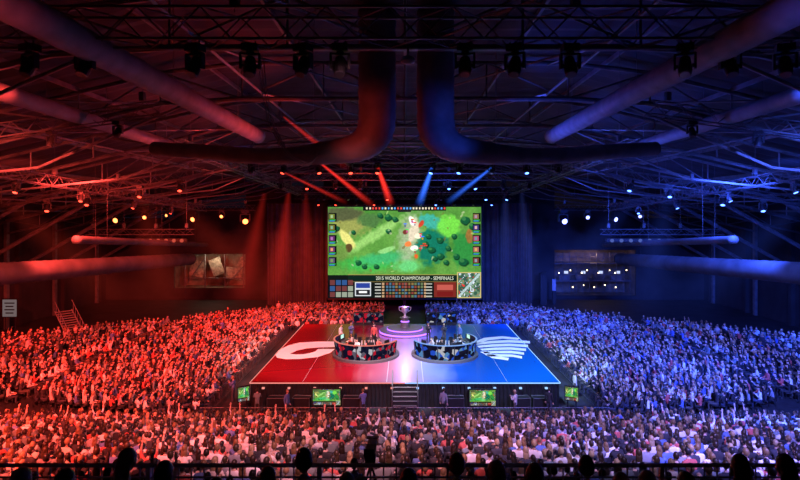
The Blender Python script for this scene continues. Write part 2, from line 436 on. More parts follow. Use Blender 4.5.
# ---------------------------------------------------------------- stage
ZS=1.6; SX=10.1; SY0,SY1=34.5,53
ms=bpy.data.materials.new('stage_vinyl'); ms.use_nodes=True; nt=ms.node_tree; b=nt.nodes['Principled BSDF']
tc=nt.nodes.new('ShaderNodeTexCoord'); sp=nt.nodes.new('ShaderNodeSeparateXYZ'); nt.links.new(tc.outputs['Object'],sp.inputs[0])
mr=nt.nodes.new('ShaderNodeMapRange'); mr.inputs['From Min'].default_value=-10.1; mr.inputs['From Max'].default_value=10.1; nt.links.new(sp.outputs['X'],mr.inputs[0])
cr=nt.nodes.new('ShaderNodeValToRGB'); nt.links.new(mr.outputs[0],cr.inputs[0]); e=cr.color_ramp.elements
e[0].position=0; e[0].color=(.26,.006,.010,1); e[1].position=1; e[1].color=(.004,.12,.45,1)  # red and blue print, with coloured stage light and its lavender mix painted in
for p,c in((.32,(.25,.008,.02)),(.42,(.34,.13,.22)),(.5,(.42,.34,.5)),(.57,(.22,.26,.55)),(.68,(.008,.06,.32))):
    q=e.new(p); q.color=(*c,1)
nt.links.new(cr.outputs[0],b.inputs['Base Color']); b.inputs['Roughness'].default_value=.22
stage=empty('stage')
m=MB(); m.box((0,(SY0+SY1)/2,ZS/2-.03),(2*SX-.1,SY1-SY0-.1,ZS-.06),1); m.box((0,(SY0+SY1)/2,ZS-.03),(2*SX,SY1-SY0,.06),0)
m.obj('deck',[ms,M_black],parent=stage)
m=MB()
for i in range(80): m.path([(-SX+.12+i*(2*SX-.24)/79,SY0+.02,0),(-SX+.12+i*(2*SX-.24)/79,SY0+.02,ZS-.1)],.06,5,0)
m.obj('skirt',[M_black],parent=stage)
m=MB(); m.box((-SX/2,SY0-.03,ZS+.0),(SX,.05,.06),0); m.box((SX/2,SY0-.03,ZS),(SX,.05,.06),1)
m.box((-SX-.02,(SY0+SY1)/2,ZS),(.04,SY1-SY0,.05),0); m.box((SX+.02,(SY0+SY1)/2,ZS),(.04,SY1-SY0,.05),1)
for i in range(12): m.box((-9.2+i*1.67,SY0-.1,ZS-.3),(.16,.12,.1),0 if i<6 else 1)
m.obj('edge_led_strip',[mat_emit('led_edge_red',(1,.3,.25),1.0),mat_emit('led_edge_blue',(.3,.55,1),1.4)],parent=stage)
m=MB()
for k in range(8): m.box((0,SY0-.15-.28*k,(ZS-.2*k)/2-.1),(1.5,.28,ZS-.2*k-.2),0); m.box((0,SY0-.27-.28*k,ZS-.2*k-.2),(1.5,.04,.03),1)
for s in(-1,1):
    m.path([(s*.8,SY0-.05,ZS+.85),(s*.8,SY0-2.1,.95)],.03,6,2)
    for k in(0,.5,1): m.path([(s*.8,SY0-.05-2.05*k,max(0,ZS-1.6*k-.1)),(s*.8,SY0-.05-2.05*k,ZS+.85-1.5*k)],.03,6,2)
st=m.obj('stage_steps',[M_black,mat('step_nosing',(.5,.5,.5),.5),M_alu])
def SP(px,py):
    Y=530*(H-ZS)/(py-214); return ((px-405)/530*Y,Y)
def decal(polys,name,matl,lift=.006):
    m=MB()
    for poly in polys:
        vs=[(*SP(*p),ZS+lift) for p in poly]; 
        m.add(vs,[tuple(range(len(vs)))])
    return m.obj(name,[matl],parent=stage)
def strip(a,b): return [[a[i],a[i+1],b[i+1],b[i]] for i in range(len(a)-1)]
L1=strip([(334,341.5),(318,341.5),(300,342.5),(288,345.5),(279,350)],[(335,347),(320,347.5),(306,348.5),(297,350.5),(293,352.5)])
L2=strip([(279,350),(275,354.5),(277,357.8),(286,359.3),(300,359)],[(293,352.5),(290,353.3),(291,353.9),(296,354.3),(304,354.1)])
L3=strip([(300,359),(318,357),(330,353),(335,349)],[(304,354.1),(310,353),(315,351.5),(318,349)])
decal(L1+L2+L3,'floor_print',M_white)
R=[]
for k in range(5):
    a=[(474+3*k,345+2.9*k-2),(490+2*k,341+3.3*k),(508+k,340+3.6*k),(530-2*k,341+3.8*k)]
    bb=[(476+3*k,346.8+2.9*k-2),(492+2*k,343.4+3.3*k),(509+k,342.6+3.6*k),(530-2*k,343.5+3.8*k)]
    R+=strip(a,bb)
R+=strip([(472,343),(484,337.8),(502,336.2),(520,338)],[(477,344),(488,340.3),(503,338.7),(518,339.9)])
R+=strip([(480,352),(492,358.2),(508,360.5)],[(486,351),(496,355.8),(509,357.9)])
decal(R,'floor_print_wing',M_white)
m=MB()
for x in(-1.2,1.2): m.box((x,43.5,ZS+.003),(.05,17.6,.004),0)
for x in(-6.7,6.7): m.box((x,43.5,ZS+.003),(.02,17.6,.004),0)
m.obj('floor_seam',[mat('seam_print',(.4,.4,.5),.5)],parent=stage)

def tv(x,y,z,wd,ht,rot=0,tilt=0):
    e=empty('display_monitor',(x,y,z),(tilt,0,rot))
    inst(SM,'picture',(0,-.0,0),sc=(wd,1,ht),parent=e)
    mm=MB(); mm.box((0,.07,0),(wd+.1,.12,ht+.1))
    for s in(-1,1): mm.path([(s*wd*.32,.15,-ht/2),(s*wd*.32,.15,-z)],.04,6)
    mm.box((0,.15,-z+.03),(wd*.8,.5,.06))
    mm.obj('housing',[M_black],parent=e)
tv(-5.0,33.8,.92,1.75,1.0); tv(4.95,33.8,.88,1.65,1.0)
tv(-10.35,34,1.05,.7,.9,.5); tv(10.75,34.2,1.0,.8,.85,-.4)

def led_mat(name,c1,c2,st):
    m=bpy.data.materials.new(name); m.use_nodes=True; nt=m.node_tree
    for n in list(nt.nodes): nt.nodes.remove(n)
    o=nt.nodes.new('ShaderNodeOutputMaterial'); e=nt.nodes.new('ShaderNodeEmission'); tc=nt.nodes.new('ShaderNodeTexCoord')
    v=nt.nodes.new('ShaderNodeTexVoronoi'); v.inputs['Scale'].default_value=3.4; nt.links.new(tc.outputs['Object'],v.inputs['Vector'])
    r=nt.nodes.new('ShaderNodeValToRGB'); el=r.color_ramp.elements
    sep=nt.nodes.new('ShaderNodeSeparateColor'); nt.links.new(v.outputs['Color'],sep.inputs[0]); nt.links.new(sep.outputs[0],r.inputs[0])
    r.color_ramp.interpolation='CONSTANT'
    el[0].position=0; el[0].color=(.006,.006,.02,1); el[1].position=.35; el[1].color=(*c1,1)
    for p,c in((.6,(.01,.01,.03)),(.75,c2),(.92,(.5,.5,.55))):
        q=el.new(p); q.color=(*c,1)
    nt.links.new(r.outputs[0],e.inputs[0]); e.inputs[1].default_value=st; nt.links.new(e.outputs[0],o.inputs[0]); return m
LEDR=led_mat('desk_led_red',(.5,.01,.03),(.12,.10,.14),.9); LEDB=led_mat('desk_led_blue',(.02,.08,.6),(.1,.25,.5),.9)
RIMR=mat_emit('rim_red',(1,.25,.2),.8); RIMB=mat_emit('rim_blue',(.25,.45,1),.9)
M_desk=mat('desk_top',(.10,.10,.11),.35,noise=.2)
ARCS={-1:(math.radians(140),math.radians(345)),1:(math.radians(195),math.radians(400))}
DC={-1:(-3.05,41.4),1:(3.1,41.4)}
for s in(-1,1):
    cx,cy=DC[s]; a0,a1=ARCS[s]; d=empty('player_desk',(cx,cy,ZS))
    m=MB()
    m.lathe((0,0,0),[(0,.2),(2.5,.2),(2.6,.18),(2.6,0)],48,0)
    m.obj('riser',[mat('riser_carpet',(.08,.08,.09),.7)],parent=d)
    m=MB(); n=28; ht=1.3
    m.lathe((0,0,0),[(2.36,.2),(2.48,ht)],n,1,a0,a1)
    m.lathe((0,0,0),[(2.25,.2),(2.38,ht),(2.47,ht)],n,0,a0,a1)
    m.lathe((0,0,0),[(2.49,ht-.03),(2.53,ht-.02),(2.53,ht+.03),(2.40,ht+.03)],n,2,a0,a1)
    for k in range(8):
        a=a0+(a1-a0)*k/7; m.path([(2.36*math.cos(a),2.36*math.sin(a),.2),(2.49*math.cos(a),2.49*math.sin(a),ht)],.04,6,0)
    m.lathe((0,0,0),[(1.6,.91),(1.6,.95),(2.3,.95),(2.3,.91),(1.6,.91)],n,3,a0,a1)
    for k in range(5):
        a=a0+(a1-a0)*(k+.5)/5; m.path([(1.7*math.cos(a-.25),1.7*math.sin(a-.25),.2),(1.7*math.cos(a-.25),1.7*math.sin(a-.25),.92)],.03,6,0)
    m.obj('curved_counter',[M_black,LEDR if s<0 else LEDB,RIMR if s<0 else RIMB,M_desk],parent=d)

d=empty('trophy_dais',(0,49.2,ZS))
M_pur=mat_emit('led_purple',(.35,.12,1),3)
m=MB(); m.lathe((0,0,0),[(0,.5),(1.6,.5),(1.65,.46),(1.65,.3),(2.3,.3),(2.35,.26),(2.35,0)],40,0)
m.lathe((0,0,0),[(2.37,.08),(2.37,.24)],40,1); m.lathe((0,0,0),[(1.67,.34),(1.67,.46)],40,1)
m.lathe((0,0,0),[(.5,.5),(.42,.6),(.36,1.3),(.5,1.4),(0,1.4)],20,0); m.lathe((0,0,0),[(.39,1.0),(.385,1.12)],20,1)
m.obj('platform',[mat('dais_vinyl',(.12,.12,.14),.4),M_pur],parent=d)
M_sil=mat('polished_silver',(.8,.8,.85),.35,.6,noise=.05)
m=MB(); m.lathe((0,49.2,ZS+1.4),[(0,0),(.26,0),(.27,.08),(.12,.14),(.08,.3),(.14,.38),(.3,.55),(.36,.85),(.42,1.0),(.38,1.0),(.3,.8),(0,.6)],24,0)
for s in(-1,1): m.path([(s*.3,49.2,ZS+1.95),(s*.52,49.2,ZS+2.1),(s*.56,49.2,ZS+2.35),(s*.4,49.2,ZS+2.38)],.035,8,0)
m.obj('trophy_cup',[M_sil],True)
for s in(-1,1):
    m=MB(); 
    for k in range(3):
        x=s*(2.6+1.0*k); m.box((x,52.4,ZS+.65),(.95,.12,1.3),0); m.box((x,52.33,ZS+.75),(.85,.02,.9),1); m.box((x,52.6,ZS+.03),(.9,.6,.06),0)
    m.obj('led_panel_screen',[M_black,LEDR if s<0 else LEDB])

# ---------------------------------------------------------------- people
M_skin=mat_random('skin',[(.68,.46,.36),(.75,.52,.42),(.58,.38,.28),(.7,.48,.38),(.35,.21,.14)],.55)
M_shirt=mat_random('shirt_cloth',[(.02,.02,.025),(.9,.9,.9),(.04,.04,.05),(.3,.3,.33),(.6,.12,.1),(.015,.015,.02),(.12,.2,.5),(.9,.88,.83),(.03,.03,.035),(.2,.25,.25),(.75,.7,.65),(.04,.04,.05)])
M_pants=mat_random('trouser_cloth',[(.03,.04,.08),(.02,.02,.02),(.05,.05,.07),(.08,.07,.06)])
M_hair=mat_random('hair',[(.03,.018,.012),(.06,.04,.02),(.02,.02,.02),(.25,.15,.07),(.04,.03,.02),(.45,.32,.18)],.4)
M_shoe=mat('shoe_rubber',(.03,.03,.03),.6)
M_seat=mat('seat_plastic',(.02,.02,.025),.5)
M_eye=mat('eye_dark',(.02,.02,.02),.3); M_lip=mat('lips',(.4,.15,.13),.5)
PM=[M_skin,M_shirt,M_pants,M_hair,M_shoe,M_seat,M_eye,M_lip]
def seg_d(p,a,b):
    ab=b-a; t=max(0,min(1,(p-a).dot(ab)/ab.length_squared)); return (p-a-ab*t).length
def hand(mb,w,d,up,side):
    d=d.normalized(); x=d.cross(up).normalized()*side; 
    mb.path([w-d*.01,w+d*.03,w+d*.09],[.026,.04,.038],6,0,flat=(1,.42),up=up)
    for k,(l,o) in enumerate(((.075,-.028),(.085,-.01),(.08,.01),(.062,.028))):
        a=w+d*.085+x*o; b_=a+d*l*.55-up*.008; c=b_+d*l*.38-up*.025
        mb.path([a,b_,c],[.0105,.0095,.007],5,0)
    a=w+d*.03-x*.032; mb.path([a,a+d*.035-x*.025,a+d*.062-x*.028-up*.01],[.013,.011,.008],5,0)
def person(name,pose='sit',arms='lap',long_hair=False,lean=0.0,chair=True,longsleeve=True,headset=False):
    sit=pose=='sit'
    pz=.52 if sit else .94
    V3=Vector
    J={}
    ly=math.sin(lean); 
    def T(y,z): return (y+ (z)*ly, pz+z*math.cos(lean))
    def P(x,y,z): yy_,zz_=T(y,z); return V3((x,yy_,zz_))
    J['pel']=P(0,0,0); J['sp']=P(0,-.01,.18); J['ch']=P(0,-.01,.36); J['nk']=P(0,0,.52); J['hd']=P(0,.015,.60)
    for s,n in((-1,'L'),(1,'R')):
        J['sh'+n]=P(s*.175,-.01,.45)
        sh=J['sh'+n]
        if arms=='lap': el=sh+V3((s*.05,.06,-.27)); wr=el+V3((-s*.08,.22,-.03))
        elif arms=='up': el=sh+V3((s*.10,.06,.25)); wr=el+V3((-s*.02,.05,.25))
        elif arms=='clap': el=sh+V3((s*.05,.12,-.23)); wr=el+V3((-s*.17,.14,.15))
        elif arms=='oneup':
            if s>0: el=sh+V3((s*.12,.08,.22)); wr=el+V3((0,.1,.23))
            else: el=sh+V3((s*.05,.06,-.27)); wr=el+V3((-s*.08,.22,-.03))
        elif arms=='down': el=sh+V3((s*.06,-.02,-.29)); wr=el+V3((s*.01,.06,-.25))
        elif arms=='desk': el=sh+V3((s*.07,.14,-.24)); wr=el+V3((-s*.09,.24,.02))
        J['el'+n]=el;J['wr'+n]=wr
        J['hp'+n]=V3((s*.095,0,pz-.03))
        if sit: J['kn'+n]=V3((s*.12,.43,.50)); J['an'+n]=V3((s*.12,.40,.09)); J['to'+n]=V3((s*.13,.56,.045))
        else: J['kn'+n]=V3((s*.11,.03,.50)); J['an'+n]=V3((s*.12,-.01,.09)); J['to'+n]=V3((s*.14,.15,.045))
    R_={'pel':.145,'sp':.13,'ch':.15,'nk':.058,'hd':.055,'sh':.075,'el':.05,'wr':.033,'hp':.095,'kn':.066,'an':.045,'to':.04}
    if long_hair: R_.update({'sp':.115,'ch':.13,'sh':.065})
    keys=list(J); E=[('pel','sp'),('sp','ch'),('ch','nk'),('nk','hd')]
    lab={('pel','sp'):1,('sp','ch'):1,('ch','nk'):1,('nk','hd'):0}
    for n in'LR':
        for a,b_,l in(('ch','sh'+n,1),('sh'+n,'el'+n,1),('el'+n,'wr'+n,1 if longsleeve else 0),('pel','hp'+n,2),('hp'+n,'kn'+n,2),('kn'+n,'an'+n,2),('an'+n,'to'+n,4)):
            E.append((a,b_)); lab[(a,b_)]=l
    me=bpy.data.meshes.new('sk'); me.from_pydata([J[k] for k in keys],[(keys.index(a),keys.index(b_)) for a,b_ in E],[])
    ob=bpy.data.objects.new('sk',me); COL.objects.link(ob)
    ob.modifiers.new('s','SKIN'); 
    sv=me.skin_vertices[0].data
    for i,k in enumerate(keys):
        r=R_[k[:2] if k[-1] in'LR' and k[:2] in R_ else k]; sv[i].radius=(r,r*(.8 if k in('sp','ch','pel') else 1)); sv[i].use_root=(k=='pel')
    su=ob.modifiers.new('u','SUBSURF'); su.levels=1; su.render_levels=1
    dg=bpy.context.evaluated_depsgraph_get(); ev=ob.evaluated_get(dg); m2=ev.to_mesh()
    mb=MB(); vs=[v.co.copy() for v in m2.vertices]; fs=[tuple(p.vertices) for p in m2.polygons]
    mi=[]
    for p in m2.polygons:
        c=p.center; best=min(E,key=lambda e:seg_d(c,J[e[0]],J[e[1]])/(R_.get(e[1],R_.get(e[1][:2],.1)))); mi.append(lab[best])
    mb.add(vs,fs,mi); ev.to_mesh_clear(); bpy.data.objects.remove(ob); bpy.data.meshes.remove(me)
    for s,n in((-1,'L'),(1,'R')):
        d=J['wr'+n]-J['el'+n]; up=V3((0,0,1)) if abs(d.normalized().z)<.8 else V3((0,-1,0)); hand(mb,J['wr'+n],d,up,-s)
    hc=J['hd']+V3((0,.02,.10))
    def jaw(d,p):
        k=1-.32*max(0,-d.z)**1.3; return V3((p.x*k,p.y*(1-.12*max(0,-d.z))+(.012 if d.z<0 and d.y>0 else 0),p.z))
    mb.ell(hc,(.076,.095,.118),14,12,0,jaw)
    mb.path([hc+V3((0,.088,.02)),hc+V3((0,.108,-.018)),hc+V3((0,.094,-.03))],[.008,.016,.01],6,0)
    for s in(-1,1):
        mb.ell(hc+V3((s*.03,.083,.012)),(.013,.008,.008),8,5,6); mb.ell(hc+V3((s*.078,-.005,-.005)),(.012,.022,.032),8,6,0)
        mb.box(hc+V3((s*.03,.09,.034)),(.03,.008,.006),3)
    mb.box(hc+V3((0,.085,-.058)),(.04,.01,.01),7)
    mb.ell(hc+V3((0,-.006,.012)),(.085,.103,.122),14,12,3,None,lambda d:(d.z>.35 or (d.y<.15 and d.z>-.45)) )
    if long_hair:
        mb.path([hc+V3((0,-.04,.03)),hc+V3((0,-.07,-.08)),hc+V3((0,-.075,-.2)),hc+V3((0,-.07,-.3))],[.08,.088,.085,.04],10,3,flat=(1,.5),up=(0,1,0))
    if headset:
        mb.path([hc+V3((math.cos(a)*.095,0,math.sin(a)*.13)) for a in [math.pi*k/10 for k in range(11)]],.012,6,5)
        for s in(-1,1): mb.path([hc+V3((s*.08,0,0)),hc+V3((s*.11,0,0))],.04,10,5)
    if chair and sit:
        mb.box((0,.05,.40),(.44,.44,.04),5); mb.box((0,-.20,.72),(.42,.03,.36),5,Matrix.Rotation(.12,3,'X'))
        for x in(-.19,.19):
            for y in(-.15,.25): mb.path([(x,y,0),(x,y,.4)],.014,4,5)
            mb.path([(x,-.17,.4),(x,-.21,.75)],.014,4,5)
    return mb.mesh(name,PM,True)
variants=[person('spectator_a','sit','lap'),person('spectator_b','sit','lap',True,.1),person('spectator_c','sit','clap',False,-.08,longsleeve=False),
  person('spectator_d','sit','lap',False,.2),person('spectator_e','sit','up',False,0,longsleeve=False),person('spectator_f','sit','oneup',True,0),
  person('spectator_g','stand','down'),person('spectator_h','sit','clap',True,.05)]
vcol=bpy.data.collections.new('spectator_variants')
for i,me in enumerate(variants):
    o=bpy.data.objects.new('v%02d'%i,me); vcol.objects.link(o)
def crowd(name,pts):
    me=bpy.data.meshes.new(name); me.from_pydata([p[:3] for p in pts],[],[])
    a=me.attributes.new('rotz','FLOAT','POINT'); a.data.foreach_set('value',[p[3] for p in pts])
    a=me.attributes.new('vi','INT','POINT'); a.data.foreach_set('value',[int(p[4]) for p in pts])
    a=me.attributes.new('sc','FLOAT','POINT'); a.data.foreach_set('value',[p[5] for p in pts])
    o=bpy.data.objects.new(name,me); COL.objects.link(o)
    ng=bpy.data.node_groups.new(name+'_gn','GeometryNodeTree')
    ng.interface.new_socket('Geometry',in_out='INPUT',socket_type='NodeSocketGeometry'); ng.interface.new_socket('Geometry',in_out='OUTPUT',socket_type='NodeSocketGeometry')
    N=ng.nodes; L=ng.links
    gi=N.new('NodeGroupInput'); go=N.new('NodeGroupOutput'); ip=N.new('GeometryNodeInstanceOnPoints'); ci=N.new('GeometryNodeCollectionInfo')
    ci.inputs['Collection'].default_value=vcol; ci.inputs['Separate Children'].default_value=True; ci.inputs['Reset Children'].default_value=True
    def na(n,t):
        q=N.new('GeometryNodeInputNamedAttribute'); q.data_type=t; q.inputs['Name'].default_value=n; return q
    r=na('rotz','FLOAT'); v=na('vi','INT'); sc=na('sc','FLOAT'); cx=N.new('ShaderNodeCombineXYZ')
    L.new(r.outputs['Attribute'],cx.inputs['Z']); L.new(gi.outputs[0],ip.inputs['Points']); L.new(ci.outputs[0],ip.inputs['Instance'])
    ip.inputs['Pick Instance'].default_value=True; L.new(v.outputs['Attribute'],ip.inputs['Instance Index'])
    L.new(cx.outputs[0],ip.inputs['Rotation']); 
    cs=N.new('ShaderNodeCombineXYZ'); [L.new(sc.outputs['Attribute'],cs.inputs[k]) for k in range(3)]; L.new(cs.outputs[0],ip.inputs['Scale'])
    L.new(ip.outputs[0],go.inputs[0])
    md=o.modifiers.new('crowd','NODES'); md.node_group=ng
    return o
VW=[0]*12+[1]*9+[2]*6+[3]*9+[7]*6+[4]
def jit(a): return random.uniform(-a,a)
pts=[]
m=MB(); NR=22
for k in range(NR):
    y=30.5-.85*k; z=.245*k
    m.box((0,y-.0,z/2-.01 if z>0 else .0),(54,.85,max(.02,z)),0)
    x=-26
    while x<26:
        if random.random()<.94 and not(k>=21 and abs(x+.9)<1.6): pts.append((x+jit(.09),y+jit(.14),z+.005,jit(.3),random.choice(VW),random.uniform(.92,1.08)))
        x+=.52
m.obj('seating_tribune',[M_trib])
crowd('spectator_crowd',pts)
def zr(x): return .1*max(0,abs(x)-16)
for s in(-1,1):
    pts=[]
    y=32.8
    while y<69:
        xmax=34 if y<42 else 34-(y-42)*20/27
        x=13 if y<56.5 else 2.8
        while x<xmax:
            if not(23.2<x<24.0) and not(46.2<y<47.0) and random.random()<.95:
                ang=math.atan2(44-y,-s*x)-math.pi/2 if y<60 else math.atan2(42-y,-s*x*.6)-math.pi/2
                pts.append((s*x+jit(.09),y+jit(.16),zr(x)+.01,ang+jit(.3),6 if random.random()<.02 else random.choice(VW),random.uniform(.92,1.08)))
            x+=.52
        y+=.74
    crowd('spectator_crowd',pts)
    m=MB(); vs=[(s*16,32.2,0),(s*34.3,32.2,1.83),(s*34.3,42,1.83),(s*16,67,0),(s*34.3,32.2,0),(s*34.3,42,0)]
    m.add(vs,[(0,1,2,3),(1,4,5,2),(0,4,1),(2,5,3),(0,3,5,4)]); m.obj('seating_ramp',[M_trib])
m=MB(); m.box((0,4.2,8.75),(30,4.2,.2)); m.box((0,6.25,8.6),(30,.12,.7)); m.box((0,2.4,4.3),(30,.3,8.6)); m.obj('gallery_floor',[M_trib])
pts=[]
for px in (18,62,120,162,212,262,304,345,410,458,500,535,590,622,652,690,745,790,-30,830):
    y=5.1+jit(.25); z=8.86; pts.append(((px-405)/530*y,y,z,jit(.3),random.choice([0,1,3,0,7]),random.uniform(.95,1.04)))
crowd('gallery_spectators',pts)
m=MB()
m.path([(-13,6.2,9.66),(13,6.2,9.66)],.025,8); m.path([(-13,6.2,9.52),(13,6.2,9.52)],.012,6); m.path([(-13,6.2,9.02),(13,6.2,9.02)],.02,6)
x=-13
while x<13: m.path([(x,6.2,9.0),(x,6.2,9.64)],.010,5); x+=.15
for k in range(14): m.box((-13+2*k,6.2,9.3),(.05,.05,.75))
m.obj('guard_rail',[mat('rail_paint',(.7,.7,.74),.4,.3)])

gm=person('gamer','sit','desk',False,.12,chair=False,headset=True); gm2=person('gamer2','sit','desk',False,.05,chair=False,headset=True)
def gchair():
    m=MB()
    m.box((0,.03,.44),(.5,.5,.09),0); m.box((0,-.25,.86),(.44,.08,.78),0,Matrix.Rotation(.12,3,'X')); m.box((0,-.31,1.3),(.3,.08,.16),0)
    for s in(-1,1):
        m.box((s*.24,-.21,.85),(.06,.12,.6),1,Matrix.Rotation(.12,3,'X')); m.box((s*.3,0,.64),(.06,.28,.04),0); m.path([(s*.3,0,.45),(s*.3,0,.63)],.02,6,0)
    m.path([(0,0,.12),(0,0,.42)],.035,8,0)
    for k in range(5):
        a=k*2*math.pi/5; m.path([(0,0,.12),(.3*math.cos(a),.3*math.sin(a),.07)],.022,6,0); m.ell((.3*math.cos(a),.3*math.sin(a),.035),(.035,.035,.035),8,6,0)
    return m.mesh('gaming_chair_mesh',[M_black,mat('chair_accent',(.5,.5,.5),.5)])
GC=gchair()
def gmon():
    m=MB(); m.box((0,0,.33),(.56,.03,.34),0); m.box((0,-.017,.33),(.52,.004,.30),1); m.box((0,.03,.14),(.05,.04,.28),0); m.box((0,.02,.01),(.26,.2,.02),0)
    m.box((0,-.3,.015),(.42,.15,.025),0); m.ell((.3,-.3,.02),(.03,.05,.02),8,6,0)
    return m.mesh('gaming_monitor_mesh',[M_black,mat_emit('monitor_glow',(.35,.6,.5),1.8)])
GM=gmon()
for s in(-1,1):
    cx,cy=DC[s]; a0,a1=ARCS[s]
    for k in range(5):
        a=a0+(a1-a0)*(k+.5)/5; r=1.22; c,sn=math.cos(a),math.sin(a)
        rot=a-math.pi/2
        inst(gm if k%2 else gm2,'esports_player',(cx+r*c,cy+r*sn,ZS+.2),(0,0,rot))
        inst(GC,'gaming_chair',(cx+(r-.02)*c,cy+(r-.02)*sn,ZS+.2),(0,0,rot))
        inst(GM,'gaming_monitor',(cx+2.06*c,cy+2.06*sn,ZS+.95),(0,0,rot))
st1=person('stander','stand','down',chair=False); st2=person('stander2','stand','clap',chair=False)
for i,(x,y,r) in enumerate(((-4.6,45.2,-2.6),(-2.6,44.6,3.0),(3.3,44.8,2.8),(4.6,44.6,2.2),(2.0,45.2,-3),(-5.4,44.6,-2))):
    inst(st1 if i%2 else st2,'coach',(x,y,ZS),(0,0,r))
for i,(x,y,r) in enumerate(((-9.2,33,.2),(-7.3,32.8,-2),(-2.6,32.9,.4),(2.4,33,-.5),(6.8,32.7,1),(9.0,33.1,-.6),(-11.5,35.5,1.5),(11.7,36.5,-1.5))):
    inst(st1 if i%2 else st2,'stage_crew_member',(x,y,0),(0,0,r))
def barrier(x0,y0,x1,y1):
    m=MB(); a=Vector((x0,y0,0));b_=Vector((x1,y1,0))
    for z in(.15,1.05): m.path([a+Vector((0,0,z)),b_+Vector((0,0,z))],.022,6)
    k=int((b_-a).length/.2)
    for i in range(k+1): p=a.lerp(b_,i/k); m.path([p+Vector((0,0,.0 if i%10==0 else .15)),p+Vector((0,0,1.05))],.012,4)
    m.obj('crowd_barrier',[M_alu])
barrier(-12.2,31.6,12.2,31.6)
for s in(-1,1): barrier(s*12.3,32.5,s*12.3,55.5)
def flightcase(x,y,w,dp,h,r=0):
    m=MB(); m.box((0,0,h/2+.1),(w,dp,h),0)
    for sx in(-1,1):
        for sy in(-1,1): m.path([(sx*w/2,sy*dp/2,.1),(sx*w/2,sy*dp/2,h+.1)],.02,5,1); m.path([(sx*w*.4,sy*dp*.4,.1),(sx*w*.4,sy*dp*.4,0)],.05,8,0)
    for z in(.1,h+.1):
        for sy in(-1,1): m.path([(-w/2,sy*dp/2,z),(w/2,sy*dp/2,z)],.02,5,1)
        for sx in(-1,1): m.path([(sx*w/2,-dp/2,z),(sx*w/2,dp/2,z)],.02,5,1)
    o=m.obj('flight_case',[M_black,M_alu]); o.location=(x,y,0); o.rotation_euler=(0,0,r)
for x in(-8.2,-6.6,-3.4,3.2,7.4,8.7): flightcase(x,33.9,1.1,.6,.8,jit(.1))

m=MB(); m.box((-.9,11.2,2.9),(2.4,2.0,5.8)); m.obj('camera_platform',[M_trib])
inst(st2,'camera_operator',(-1.05,10.9,5.8),(0,0,0))
m=MB()
for k in range(3):
    a=k*2*math.pi/3+.5; m.path([(0,0,1.3),(.42*math.cos(a),.42*math.sin(a),0)],.025,6)
m.box((0,0,1.5),(.22,.5,.26)); m.path([(0,.25,1.5),(0,.62,1.5)],[.09,.12],12); m.box((0,.62,1.62),(.26,.1,.03)); m.box((-.02,-.3,1.68),(.22,.05,.16)); m.path([(.05,-.2,1.38),(.12,-.6,1.2)],.015,5)
o=m.obj('broadcast_camera',[M_black]); o.location=(-.75,11.6,5.83)

m=MB(); m.box((0,0,0),(1.6,.1,1.9),0); m.box((0,-.06,.0),(1.4,.02,1.7),1); 
for k in range(4): m.box((0,-.075,.5-.33*k),(1.0-.2*(k%2),.01,.12),2)
for sx in(-.5,.5): m.path([(sx,.05,-.9),(sx,.05,-3.2)],.05,6,0)
o=m.obj('lit_sign',[M_black,mat_emit('sign_panel',(.3,.22,.22),.5),M_black]); o.location=(-39.5,53,3.2)
m=MB()
for k in range(12): m.box((0,.3*k,.1+.2*k),(1.6,.3,.06),0)
for sx in(-.8,.8):
    m.path([(sx,-.15,0),(sx,3.4,2.4)],.06,6,0); m.path([(sx,-.15,1),(sx,3.4,3.4)],.035,6,0)
    for k in range(0,12,2): m.path([(sx,.3*k,.1+.2*k),(sx,.3*k,1.05+.2*k)],.02,5,0)
o=m.obj('access_stairs',[mat('stair_metal',(.35,.35,.35),.5)]); o.location=(-33.5,54,0); o.rotation_euler=(0,0,.9)
m=MB()
for x,z,w,h_,r in((-31.5,4.3,2.2,2.4,.25),(-28.6,4.6,1.8,2.6,-.35),(-26,3.6,2.4,1.8,.1),(-24.8,5.2,1.0,1.6,.5)):
    m.box((x,YB+2.5,z),(w,.06,h_),0,Matrix.Rotation(r,3,'Y')); m.path([(x,YB+2.5,z),(x,YB+2.5,6.9)],.02,4,1)
for x in(-33,-30,-27,-24.2): m.path([(x,YB+1.5,1.5),(x,YB+1.5,6.9)],.09,6,1)
m.path([(-33,YB+1.5,3.0),(-24,YB+1.5,3.0)],.09,6,1); m.path([(-33,YB+1.5,1.8),(-30,YB+1.5,6)],.08,6,1); m.path([(-27,YB+1.5,1.8),(-24,YB+1.5,5)],.08,6,1)
m.obj('hanging_banner_rack',[mat('banner_cloth',(.3,.27,.2),.8,noise=.5),M_steel])
m=MB()
for z in(2.6,5.2): m.box((28,YB+2.5,z),(11.5,3,.15),0); m.path([(22.4,YB+.9,z+1),(33.6,YB+.9,z+1)],.04,6,0)
for k in range(12): m.path([(22.5+k,YB+.9,.7),(22.5+k,YB+.9,6.9)],.04,5,0)
for k in range(8): m.ell((23+1.4*k+.3*(k%3),YB+1.2,4.2 if k%2 else 3.8),(.1,.1,.1),8,6,1)
for k in range(5): m.ell((25+1.6*k,YB+1.0,1.7+.3*(k%2)),(.1,.1,.1),8,6,1)
for k in range(4): m.box((24+2.6*k,YB+2,3.1),(1.6,.6,.9),0); m.box((24.2+2.6*k,YB+1.6,3.85),(.6,.05,.4),2)
m.obj('control_gallery',[M_steel,mat_emit('warm_bulb',(1,.75,.4),6),mat_emit('gallery_monitor',(.5,.6,.9),1.2)])
